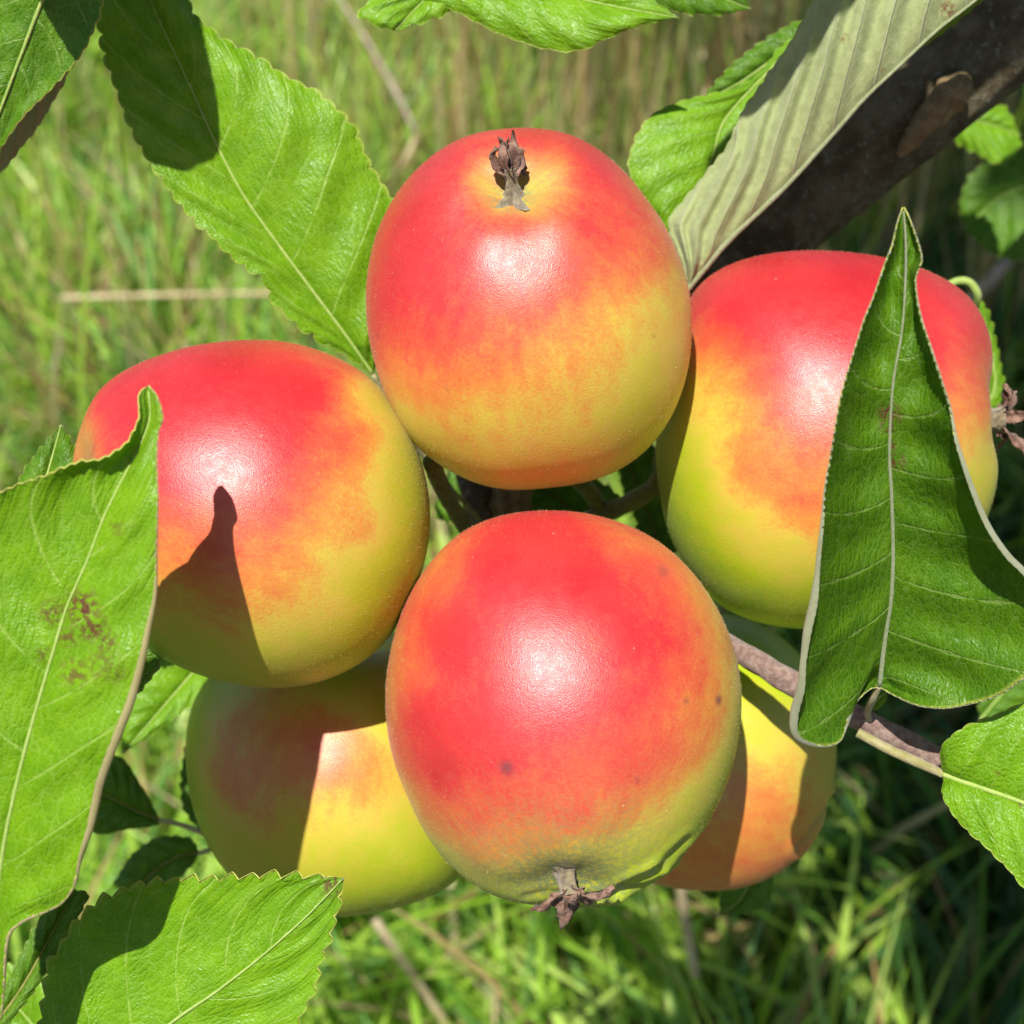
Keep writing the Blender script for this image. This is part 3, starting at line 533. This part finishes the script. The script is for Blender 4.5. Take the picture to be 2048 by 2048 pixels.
def leaf(mid, left, right, up=M_YOUNG, under=M_UNDER, flip=False, teeth=26, tooth=6.0, nv=7, sweep=.20, bow=(1.5, 1.5), rib=.55, quilt=.30,
         wav=.35, spots=(), label=None, petiole=None, shift=None, seed=0, nu=230, rim=M_RIM, ribm=M_RIB, crenate=False, noise_mm=.25, ribproud=True):
    """mid: (px, py, depth mm) base->tip. left/right: (px, py, depth offset mm[, curl px]) base->tip, ends shared with mid."""
    r_ = np.random.default_rng(seed+100)
    m = catmull([(a[0], a[1], a[2]) for a in mid], nu); u = np.linspace(0, 1, nu)
    lay = []
    for sgn, E, bw in ((-1, left, bow[0]), (1, right, bow[1])):
        E = [(mid[0][0], mid[0][1], 0, 0)]+[(*e, 0) if len(e) == 3 else e for e in E]+[(mid[-1][0], mid[-1][1], 0, 0)]
        e = catmull(E, nu); curl = np.maximum(e[:, 3], 0)
        dvec = e[:, :2]-m[:, :2]; wpx = np.linalg.norm(dvec, axis=1); tan = nrm(np.gradient(e[:, :2], axis=0))
        out = np.stack([-tan[:, 1], tan[:, 0]], 1); sg = np.sign((out*dvec).sum(1).mean()) or 1.0; out = out*sg
        # serration on the margin, teeth pointing at the tip
        s = np.r_[0, np.cumsum(np.linalg.norm(np.diff(e[:, :2], axis=0), axis=1))]; ph = s/teeth+.25*np.sin(s/90+seed)+r_.random()
        fr = ph % 1.0; tid = np.floor(ph).astype(int); amp = tooth*(.65+.7*r_.random(400)[tid % 400])
        prof = np.sin(np.pi*np.clip(fr, 0, 1))**.55 if crenate else np.where(fr < .72, fr/.72, (1-fr)/.28)**.8
        fade = np.clip(np.minimum(u/.06, (1-u)/.05), 0, 1)
        off = (amp*prof-.5*tooth)*fade*(1-.6*np.clip(curl/8, 0, 1)); curl = curl*.64
        nm = 44; vv = np.linspace(0, 1, nm)**.9; nc = 9 if curl.max() > 1 else 0
        mk = TH*m[:, 2]/1024     # mm per px
        cols = []; vs = []
        sil = e[:, :2]+out*curl[:, None]
        de = m[:, 2]+e[:, 2]
        for v in vv:
            q = m[:, :2]*(1-v)+sil*v
            if nc == 0: q = q+out*(off*np.clip((v-.86)/.14, 0, 1)**1.2)[:, None]
            d = m[:, 2]*(1-v)+de*v - bw*4*v*(1-v)*np.clip(wpx/60, 0, 1)
            cols.append((q, d)); vs.append(v)
        for i in range(1, nc+1):
            a = i/nc; q = sil+(e[:, :2]-sil)*((1-np.cos(a*np.pi*.8))/(1-np.cos(.8*np.pi)))+out*(off*np.clip((a-.72)/.28, 0, 1))[:, None]
            d = de-curl*mk*.75*np.sin(a*np.pi*.62)-.05*a
            cols.append((q, d)); vs.append(1+a*.12)
        Q = np.stack([c[0] for c in cols], 1); Dp = np.stack([c[1] for c in cols], 1); VS = np.array(vs)
        vcl = np.minimum(VS, 1)[None]
        phs = nv*(u[:, None]*1.04-sweep*vcl**1.15)+(.0 if sgn < 0 else .45)
        wid = (wpx*mk)[:, None]
        # blistered tissue between the side veins, wavy margin, gentle irregularity
        qd = quilt*np.cos(2*np.pi*phs)*np.clip(vcl*(1.02-vcl)*4, 0, 1)*np.clip(wid/8, 0, 1)
        wv = wav*np.sin(s[:, None]/38+seed*1.7+sgn)*vcl**3*fade[:, None]*1.0
        nz = noise_mm*vnoise(u[:, None]*9+seed*3.3+3+0*vcl, vcl*3+5*sgn+20+0*u[:, None], seed)*vcl
        grv = .35*np.exp(-(vcl*wid/.9)**2)
        Dp = Dp+(qd+wv+nz+grv)*(-1 if False else 1)
        W3 = P(Q[..., 0], Q[..., 1], Dp)
        lay.append((W3, phs, np.broadcast_to(VS, phs.shape)*wid, np.broadcast_to(VS, phs.shape), Q, sgn, s))
    VV = []; FF = []; MI = []; at = {k_: [] for k_ in ('phase', 'wmm', 'edge', 'spot', 'uvm')}; base = 0
    for W3, phs, wm, vs, Q, sgn, s in lay:
        nr, ncl = W3.shape[:2]
        N = nrm(np.cross(np.gradient(W3, axis=0), np.gradient(W3, axis=1)))
        ns = 1 if (N.reshape(-1, 3)@(-0+BK)).mean() > 0 else -1
        N = N*ns; th = .00026
        outer, inner = W3, W3-N*th
        ii = np.arange(nr*ncl).reshape(nr, ncl)
        f1 = np.stack([ii[:-1, :-1], ii[1:, :-1], ii[1:, 1:], ii[:-1, 1:]], -1).reshape(-1, 4)
        if ns < 0: f1 = f1[:, ::-1]
        fr_ = f1+base; bk = f1[:, ::-1]+base+nr*ncl
        e0 = ii[:, -1]; rimf = np.stack([e0[:-1], e0[1:], e0[1:]+nr*ncl, e0[:-1]+nr*ncl], -1)+base
        if ns > 0: rimf = rimf[:, ::-1]
        FF += [fr_, bk, rimf]
        a_, b_ = (1, 0) if flip else (0, 1)
        MI += [a_]*len(fr_)+[b_]*len(bk)+[2]*len(rimf)
        VV += [outer.reshape(-1, 3), inner.reshape(-1, 3)]
        sp_ = np.zeros(phs.shape)
        for x_, y_, rr_, v_ in spots: sp_ = np.maximum(sp_, v_*np.clip(1.5-np.hypot(Q[..., 0]-x_, Q[..., 1]-y_)/rr_, 0, 1))
        um = np.broadcast_to((np.linspace(0, 1, nr)*s[-1]*TH*m[:, 2].mean()/1024)[:, None], phs.shape)
        uvv = np.stack([um, wm*sgn+40, np.full(phs.shape, seed*7.0)], -1)
        for _ in (0, 1):
            at['phase'].append(phs.ravel()+20); at['wmm'].append(wm.ravel()+10*sgn+50); at['edge'].append(np.clip(vs.ravel(), 0, 1)); at['spot'].append(sp_.ravel()); at['uvm'].append(uvv.reshape(-1, 3))
        base += 2*nr*ncl
    V = np.vstack(VV); sh = np.zeros(3) if shift is None else shift
    orig = P(*mid[0])+sh
    ob = mesh('leaf', V+sh, np.vstack(FF), [up, under, rim], tree, origin=orig, midx=MI,
              attrs={'phase': np.concatenate(at['phase']), 'wmm': np.concatenate(at['wmm']), 'edge': np.concatenate(at['edge']), 'spot': np.concatenate(at['spot']), 'uvm': np.vstack(at['uvm'])})
    if label: tag(ob, label)
    # midrib: a slim raised cord along the fold
    c3 = P(m[:, 0], m[:, 1], m[:, 2]+.20)+sh
    rr = rib*.72*(1-.82*u**.8)/1000+.00005
    step = max(1, nu//90)
    tube3('midrib', c3[::step], rr[::step], ribm, ob, 8, .08, seed, origin=orig)
    if petiole:
        pp = [(mid[0][0], mid[0][1], mid[0][2]+.2, rib*1.05)]+[(a[0], a[1], a[2], rib*1.25) for a in petiole]
        a = catmull(pp, 30); c3 = P(a[:, 0], a[:, 1], a[:, 2])+sh
        tube3('petiole', c3, a[:, 3]/1000, M_PET, ob, 10, .06, seed, origin=c3[0])
    return ob

# big leaf upper left (base tucked between the top and left apples)
leaf([(746,748,337),(690,668,334),(615,568,331),(550,480,329),(485,387,327),(429,280,325),(387,186,324),(322,47,322),(285,-40,321),(235,-170,322)],
     [(690,708,-1),(638,678,-2),(582,638,-3),(545,596,-3),(522,554,-4),(489,531,-4),(443,494,-4),(396,447,-4),(350,396,-4),(307,335,-4),(275,280,-3),(247,224,-3),(224,154,-3),(205,88,-2),(198,28,-2),(202,-70,-1)],
     [(765,690,2),(800,600,3),(812,500,3),(792,415,2),(764,363,1),(736,317,0),(715,265,0),(680,224,-1),(638,188,-1),(601,165,-1),(564,147,-1),(526,121,-1),(480,98,0),(447,79,0),(419,56,0),(400,40,0),(373,5,0),(330,-80,0)],
     teeth=37, tooth=11, crenate=True, nv=7.5, sweep=.22, bow=(.5, 3), rib=.50, quilt=.5, seed=1, label='long bright leaf reaching up left, dark shadow on its upper end', petiole=[(790,830,345),(860,930,362),(960,1040,374)], nu=300)
# leaf in the top left corner, and brownish underside of the one below it
leaf([(150,-150,292),(85,0,296),(50,90,299),(12,190,302),(-40,330,306),(-70,420,308)],
     [(60,-140,2),(-40,0,3),(-110,120,2),(-120,260,1)],
     [(190,-120,1),(203,0,0),(190,52,0),(160,112,0),(105,175,0),(55,222,0),(8,285,1),(-20,350,2)],
     up=M_MATURE, teeth=30, tooth=5, nv=6, bow=(1,-1), rib=.75, seed=2, label='leaf with a pale rib filling the top left corner')
leaf([(140,40,318),(80,110,319),(10,170,320),(-90,260,322)],
     [(150,20,0),(40,60,1),(-60,150,1)], [(150,90,0),(135,150,0),(112,195,0),(75,255,0),(35,305,0),(2,345,0),(-50,365,0)],
     flip=True, under=M_UNDER_B, teeth=30, tooth=3, seed=3, label='tan underside showing below the corner leaf', ribm=M_RIBD)
# top centre leaves
leaf([(690,-90,330),(850,-50,329),(1000,-30,327),(1120,-10,325),(1240,15,322),(1357,36,320)],
     [(760,-170,0),(950,-160,2),(1150,-100,2),(1280,-20,1)],
     [(720,-20,-1),(780,-2,-1),(860,5,-2),(925,30,-2),(980,60,-1),(1040,84,0),(1100,100,0),(1160,101,0),(1220,75,0),(1290,48,0)],
     teeth=46, tooth=4, seed=4, bow=(1, 2), label='bright leaf hanging into the top edge, pointing right')
leaf([(1010,-150,329),(930,-60,328),(850,0,327),(790,62,326)],
     [(930,-130,0),(830,-60,0),(740,0,0),(716,28,0),(740,45,0)], [(1010,-60,0),(950,0,0),(880,32,0),(830,50,0)],
     teeth=40, tooth=7, seed=5, label='pale toothed leaf end poking down at the top edge')
leaf([(1250,-120,352),(1330,-60,352),(1420,-15,352),(1500,18,352)], [(1300,-130,0),(1400,-80,0),(1480,-30,0)], [(1250,-40,0),(1300,10,0),(1380,28,0),(1450,28,0)], up=M_MATURE, seed=6)
# roundish bright leaf behind, between the top apple and the large underside leaf
leaf([(1620,60,348),(1540,140,348),(1450,240,347),(1420,330,346),(1370,420,346),(1336,470,346)],
     [(1560,95,1),(1515,150,1),(1470,176,1),(1425,188,0),(1370,200,0),(1310,225,0),(1275,270,0),(1256,330,0),(1280,385,0),(1310,430,0)],
     [(1650,150,1),(1610,260,1),(1540,360,1),(1450,430,0),(1380,465,0)],
     teeth=30, tooth=5, crenate=True, nv=8, seed=7, quilt=.28, label='roundish bright green leaf behind the large pale one')
leaf([(1640,70,356),(1560,110,356),(1480,165,356),(1400,205,356)], [(1600,40,0),(1500,100,0),(1430,165,0)], [(1640,140,0),(1560,200,0),(1470,230,0)], up=M_MATURE, seed=8)
# large leaf seen from its underside, folded along the midrib
leaf([(1372,582,333),(1455,484,328),(1567,377,322),(1660,275,317),(1730,196,313),(1800,130,310),(1875,60,307),(1958,-5,304),(2080,-110,300),(2180,-230,298)],
     [(1362,530,1),(1336,447,4),(1362,405,4),(1395,366,3),(1427,326,2),(1455,289,1),(1483,224,0),(1516,177,-1),(1544,135,-2),(1586,75,-3),(1625,0,-4),(1700,-120,-4),(1850,-260,-3),(2040,-300,-1)],
     [(1375,560,4),(1440,480,6),(1545,370,7),(1640,265,7),(1712,190,7),(1790,130,7),(1880,68,6),(1975,-10,5),(2090,-110,4)],
     flip=True, teeth=34, tooth=3.5, nv=9, sweep=.36, bow=(3, 1), quilt=1.1, rib=1.0, seed=9, under=M_UNDER, ribm=M_RIBD, spots=[(1690,77,9,.9),(1765,140,5,.8),(1895,20,16,.9)],
     label='large leaf folded along its rib, showing the grey green underside', petiole=[(1340,640,345),(1300,720,372),(1290,760,384)], nu=300)
# large left leaf standing up in front, tip against the left apple
leaf([(-40,2060,262),(-20,1900,258),(4,1718,252),(22,1620,249),(43,1529,247),(69,1431,245),(101,1322,243),(134,1214,242),(174,1123,241),(210,1029,240),(250,949,240),(279,893,240),(300,835,240),(296,772,239)],
     [(-90,2040,-2),(-200,1900,-4),(-280,1700,-5),(-300,1500,-5),(-260,1300,-5),(-190,1150,-5),(-100,1050,-5),(-30,1000,-5),(10,982,-5),(45,967,-5),(85,954,-5),(123,938,-5),(160,925,-5),(205,918,-4),(250,890,-4),(268,862,-3),(279,833,-2),(279,790,-1)],
     [(-5,2040,-3,4),(5,1990,-4,2),(10,1900,-5,5),(20,1862,-5,5),(50,1838,-5,4),(101,1817,-5,2),(125,1802,-5,2),(147,1768,-5,4),(159,1710,-5,7),(174,1656,-5,16),(185,1602,-5,20),(197,1551,-5,21),(235,1450,-5,21),(254,1402,-5,20),(275,1330,-5,17),(292,1257,-4,12),(308,1185,-4,5),(311,1094,-4,2),(314,1004,-4,1),(312,913,-3,0),(316,862,-2,0),(324,837,-2,0),(314,796,-1,0)],
     teeth=24, tooth=4.5, nv=8, sweep=.16, bow=(-1, 1.5), rib=.66, seed=10, under=M_UNDER_B, quilt=.55, nu=380,
     spots=[(165,1215,32,1),(185,1255,26,.9),(105,1225,24,.75),(210,1285,22,.75),(135,1275,18,.7),(150,1345,26,.7),(90,1310,16,.6),(205,1330,30,.5),(235,1345,18,.45),(235,1057,16,.4)],
     label='big leaf standing at the left edge with brown spots, tip over the left apple')
# lower left serrated leaf
leaf([(120,2330,283),(180,2200,282),(260,2115,281),(350,2040,280),(430,1985,279),(520,1915,278),(600,1845,277),(650,1795,277),(686,1757,277)],
     [(85,2260,1),(72,2130,1),(78,2040,0),(85,1982,0),(92,1940,0),(105,1912,0),(122,1882,0),(145,1848,0),(172,1820,-1),(200,1800,-1),(250,1776,-1),(283,1768,-1),(319,1761,-1),(359,1757,-1),(388,1758,-1),(435,1757,-1),(485,1754,-1),(540,1751,-1),(580,1753,-1),(616,1752,-1),(655,1752,0)],
     [(200,2330,2),(320,2290,2),(430,2230,1),(520,2150,1),(590,2060,0),(612,2018,0),(630,1985,0),(636,1946,0),(648,1909,0),(667,1855,0),(679,1805,0)],
     teeth=40, tooth=15, nv=7, sweep=.3, bow=(-1, -1), rib=.6, seed=11, noise_mm=.6, quilt=.3, nu=320, label='serrated leaf at the bottom left, its left half in shadow', spots=[(665,1765,26,.8)])
# long leaf in front of the right apple, seen from its upper side
leaf([(1759,1372,287),(1770,1280,281),(1783,1189,275),(1786,1098,270),(1783,990,264),(1779,903,260),(1786,769,254),(1805,652,250),(1812,512,247),(1807,415,246)],
     [(1735,1380,0,0),(1700,1420,-1,0),(1680,1480,-2,0),(1640,1490,-4,4),(1598,1470,-6,14),(1596,1430,-7,22),(1608,1380,-8,20),(1612,1320,-8,14),(1622,1262,-8,20),(1634,1207,-8,20),(1638,1153,-8,11),(1642,1099,-8,8),(1647,1044,-8,5),(1652,975,-8,2),(1663,910,-7,1),(1679,811,-7,0),(1693,755,-6,0),(1712,694,-6,0),(1730,638,-5,0),(1749,592,-4,0),(1768,536,-3,0),(1786,489,-2,0),(1796,447,-1,0)],
     [(1790,1390,-1,0),(1837,1410,-2,0),(1891,1415,-3,0),(1942,1406,-3,0),(1982,1395,-4,0),(2020,1375,-5,0),(2080,1320,-6,5),(2100,1240,-7,10),(2052,1158,-8,14),(2010,1113,-8,14),(1970,1052,-8,13),(1936,968,-7,11),(1910,881,-7,6),(1899,820,-6,3),(1882,764,-6,2),(1861,699,-5,2),(1839,629,-4,1),(1830,559,-2,0),(1842,522,-2,0),(1836,489,-1,0),(1819,440,-1,0)],
     up=M_MATURE, under=M_UNDER_W, teeth=17, tooth=4, nv=8.5, sweep=.13, bow=(-4.5, -3), rib=.55, ribm=M_RIBD, quilt=.7, seed=12, nu=380,
     spots=[(1779,830,22,1),(1779,850,16,1),(1795,922,15,1),(1787,890,9,.9)], label='long cupped dark green leaf with pale downy edges in front of the right apple',
     petiole=[(1745,1400,292),(1735,1425,300),(1740,1445,304)])
# leaf at the right edge springing from the twig end
leaf([(1886,1548,290),(1928,1564,288),(1990,1585,286),(2048,1606,284),(2160,1650,282),(2330,1730,282)],
     [(1880,1512,0),(1886,1490,-1),(1913,1464,-2),(1957,1442,-2),(1993,1428,-2),(2048,1406,-2),(2140,1400,-2),(2260,1480,-1)],
     [(1886,1568,0),(1884,1588,-1),(1895,1612,-1),(1920,1647,-1),(1964,1687,-1),(2000,1722,-1),(2029,1754,-1),(2052,1782,-1),(2130,1850,-1),(2240,1860,-1)],
     teeth=30, tooth=4, crenate=True, nv=7, bow=(1, 1), rib=.8, seed=13, label='bright leaf at the right edge growing from the twig', petiole=[(1840,1527,295),(1780,1500,299),(1715,1465,301)],
     spots=[(1995,1545,5,.7),(2040,1610,6,.6)])
leaf([(30,1420,302),(110,1340,300),(190,1270,298),(282,1195,297)], [(60,1340,0),(130,1250,0),(200,1190,0),(250,1170,0)], [(110,1450,0),(200,1420,0),(272,1390,0),(324,1316,0),(290,1250,0)], up=M_MATURE, seed=31, nu=80)  # mostly hidden leaf, added to shade the lower left apple
# small leaves behind at the lower left
leaf([(470,1260,372),(400,1330,368),(330,1410,364),(246,1507,360)], [(400,1240,0),(320,1290,0),(270,1360,0),(240,1440,0)], [(470,1330,0),(400,1397,0),(340,1440,0),(290,1478,0)],
     teeth=22, tooth=5, seed=14, label='bright leaf between the left apple and the big left leaf')
leaf([(320,1640,380),(270,1620,378),(210,1590,376),(130,1560,375)], [(300,1600,0),(270,1550,0),(243,1515,0),(190,1510,0)], [(310,1652,0),(250,1660,0),(196,1668,0),(140,1630,0)],
     up=M_MATURE, teeth=24, tooth=2, ribm=M_STALK, seed=15, petiole=[(370,1652,380),(430,1675,380),(520,1700,384)], label='dark shaded leaf behind the big left leaf')
leaf([(398,1706,384),(350,1715,382),(290,1760,381),(190,1870,380)], [(385,1680,0),(355,1672,0),(310,1676,0),(265,1708,0),(230,1760,0),(190,1810,0)], [(385,1730,0),(350,1765,0),(290,1820,0),(230,1870,0)],
     up=M_MATURE, teeth=24, tooth=3, ribm=M_STALK, seed=16, petiole=[(430,1698,384),(480,1690,386),(560,1690,390)], label='small dark leaf above the serrated bottom leaf')
leaf([(420,1650,392),(395,1600,392),(378,1540,392),(375,1480,392)], [(400,1660,0),(368,1620,0),(361,1580,0),(366,1520,0)], [(440,1620,0),(430,1560,0),(400,1490,0)], up=M_MATURE, ribm=M_STALK, seed=17)
leaf([(60,1080,300),(80,1000,302),(100,930,304),(122,850,306)], [(20,1060,0),(25,990,0),(55,930,0),(95,880,0)], [(120,1060,0),(170,990,0),(165,925,0),(142,880,0)], up=M_MATURE, teeth=24, tooth=6, seed=18, label='dark leaf tip peeping above the big left leaf')
leaf([(-40,2080,300),(20,2010,302),(70,1930,304),(150,1780,306)], [(-40,2030,0),(10,1970,0),(60,1870,0),(120,1770,0)], [(-20,2100,0),(40,2020,0),(90,1950,0),(175,1800,0)], up=M_MATURE, ribm=M_STALK, seed=19)
leaf([(180,2200,345),(110,2110,345),(40,2020,345),(-60,1930,345)], [(70,2180,0),(0,2090,0),(-60,2010,0)], [(190,2110,0),(130,2010,0),(60,1950,0),(0,1925,0)], seed=20)
leaf([(1490,1700,395),(1495,1760,395),(1480,1800,395),(1440,1830,395)], [(1450,1720,0),(1445,1770,0),(1440,1800,0)], [(1540,1720,0),(1545,1790,0),(1500,1826,0)], up=M_MATURE, seed=21, tooth=4)
# leaves in the gap between the apples
leaf([(1180,1060,392),(1120,1000,392),(1060,960,392),(960,900,392)], [(1120,1080,0),(1040,1030,0),(970,960,0)], [(1240,1000,0),(1180,950,0),(1080,900,0)], up=M_MATURE, ribm=M_STALK, seed=22)
leaf([(900,1050,396),(920,1010,396),(950,960,396),(1000,900,396)], [(870,1030,0),(880,980,0),(920,920,0)], [(960,1050,0),(990,1000,0),(1010,940,0)], up=M_MATURE, ribm=M_STALK, seed=23)
leaf([(1330,1120,400),(1300,1040,400),(1270,960,400),(1230,860,400)], [(1290,1110,0),(1270,1040,0),(1240,960,0)], [(1370,1080,0),(1360,1000,0),(1320,900,0)], up=M_MATURE, under=M_UNDER, ribm=M_STALK, seed=24)
# leaves behind at the right
leaf([(1890,250,470),(1930,240,470),(1985,250,470),(2040,270,470)], [(1900,222,0),(1950,208,0),(2010,215,0)], [(1900,275,0),(1940,300,0),(2000,330,-2),(2035,300,0)], seed=25, label='small bright leaf curling below the dark limb')
leaf([(2140,360,520),(2060,370,520),(1990,400,520),(1930,460,520)], [(2100,300,0),(2020,300,0),(1950,340,0),(1920,400,0)], [(2130,460,0),(2060,520,0),(1990,510,0)], up=M_MATURE, seed=26, label='large dark leaf behind the limb at the right edge')
leaf([(1960,830,382),(1990,770,381),(1975,690,380),(1945,610,379)], [(1945,800,0),(1950,720,0),(1935,650,0),(1925,600,0)], [(2000,810,2),(2008,770,2),(1995,690,2),(1970,610,1)], seed=27, label='narrow green leaf beside the calyx of the right apple')
tube('tendril', [(1888,574,374,.8),(1915,562,374,1.0),(1940,566,374,1.0),(1955,590,375,1.0),(1950,615,379,.9)], M_RIB, tree, 10, 40, .05, 5)
leaf([(1960,1440,420),(2010,1380,420),(2060,1330,420),(2130,1270,420)], [(1960,1400,0),(2000,1340,0),(2060,1270,0)], [(2010,1440,0),(2070,1400,0),(2120,1330,0)], up=M_MATURE, seed=28)
# stipule at the twig
leaf([(1735,1425,298),(1750,1405,297),(1762,1392,296),(1775,1384,295)], [(1742,1400,0),(1752,1386,0)], [(1755,1418,0),(1772,1402,0)], seed=29, nu=40, tooth=0)

# leaf outside the frame whose shadow lies on the upper left leaf
sv = lambda mm: (SUNC[0]*XA+SUNC[1]*UP+SUNC[2]*BK)*mm/1000
leaf([(225,-260,323),(275,-80,323),(310,80,323),(335,220,323),(352,345,323)], [(150,-160,0),(150,20,0),(190,180,0),(250,290,0),(300,335,0)], [(320,-200,0),(375,-40,0),(408,60,0),(430,150,0),(436,240,0),(418,310,0),(385,338,0)],
     up=M_MATURE, seed=30, shift=sv(75), tooth=2, nu=120)

# unseen leaf added outside the frame to shade the small leaves at the lower left
leaf([(330,1780,380),(300,1690,380),(260,1590,380),(230,1490,380)], [(240,1780,0),(180,1700,0),(160,1600,0),(180,1520,0)], [(400,1760,0),(420,1690,0),(380,1600,0),(300,1520,0)], up=M_MATURE, seed=34, shift=sv(150), tooth=2, nu=80)
# two more unseen leaves added outside the frame to keep the limb in shade
leaf([(1430,590,384),(1530,490,383),(1640,400,382),(1770,290,380),(1850,220,380)], [(1440,520,0),(1530,430,0),(1640,330,0),(1750,240,0)], [(1540,620,0),(1680,520,0),(1800,420,0),(1840,320,0)], up=M_MATURE, seed=32, shift=sv(170), tooth=2, nu=80)
leaf([(1800,215,379),(1900,130,378),(2000,80,377),(2100,10,376),(2220,-80,376)], [(1790,110,0),(1880,20,0),(1950,-60,0),(2080,-130,0)], [(1880,290,0),(1980,240,0),(2060,190,0),(2200,60,0)], up=M_MATURE, seed=33, shift=sv(170), tooth=2, nu=80)
# unseen leaf clumps added overhead, outside the frame, to shade the meadow on the right
def shade_clumps():
    VV = []; FF = []; r = np.random.default_rng(5); shp = np.array([[0, 0, 0], [.3, .5, .12], [0, 1, 0], [-.3, .5, .12]])
    def clump(c, rad, n_):
        nonlocal VV, FF
        for _ in range(n_):
            p = c+r.normal(0, 1, 3)*rad; L = r.uniform(.05, .085); a = r.normal(0, 1, 3); a /= np.linalg.norm(a); b = np.cross(a, r.normal(0, 1, 3)); b /= np.linalg.norm(b); n3 = np.cross(a, b)
            q = p+a*L*.5-CAM; qx, qy, qz = q@XA, q@UP, -(q@BK)        # keep the fruiting cluster in full sun
            t_ = (.30-qz)/1.0; qx, qy = qx-SUNC[0]*t_, qy-SUNC[1]*t_
            if -.19 < qx < .16 and -.18 < qy < .185: continue
            if (qx-.117)**2+(qy-.208)**2 < .05**2: continue
            b0 = len(VV)
            VV += [p, p+L*(.33*b+.45*a+.08*n3), p+L*a, p+L*(-.33*b+.45*a+.08*n3), p+L*.5*a-L*.04*n3]
            FF += [(b0, b0+1, b0+4), (b0+1, b0+2, b0+4), (b0+2, b0+3, b0+4), (b0+3, b0, b0+4)]
    targets = [(1650, 1750), (1850, 1800), (1750, 1950), (1500, 1820), (1950, 1950), (1950, 1700), (1900, 900), (2000, 700), (1950, 450), (1500, 330), (1650, 450), (1330, 260), (2000, 1100), (1180, 1980), (1350, 100), (1050, 150), (1800, 400), (1450, 150), (1250, 200), (1150, 60), (1750, 550), (1900, 300), (1600, 1950), (1400, 1900), (1980, 1850), (1850, 1650)]
    targets += [(a+r.uniform(-50, 50), b+r.uniform(-50, 50)) for a in range(1600, 2300, 110) for b in range(150, 2100, 140)]
    for i, (a, b) in enumerate(targets):
        g = G(a, b); t = (1.62+.25*r.random()-0)/SUNW[2]; clump(g+SUNW*t, .075, 70)
    return VV, FF
cv, cf = shade_clumps()
o = mesh('shade_clumps', cv, cf, M_MATURE, tree, smooth=False); tag(o, kind='stuff')
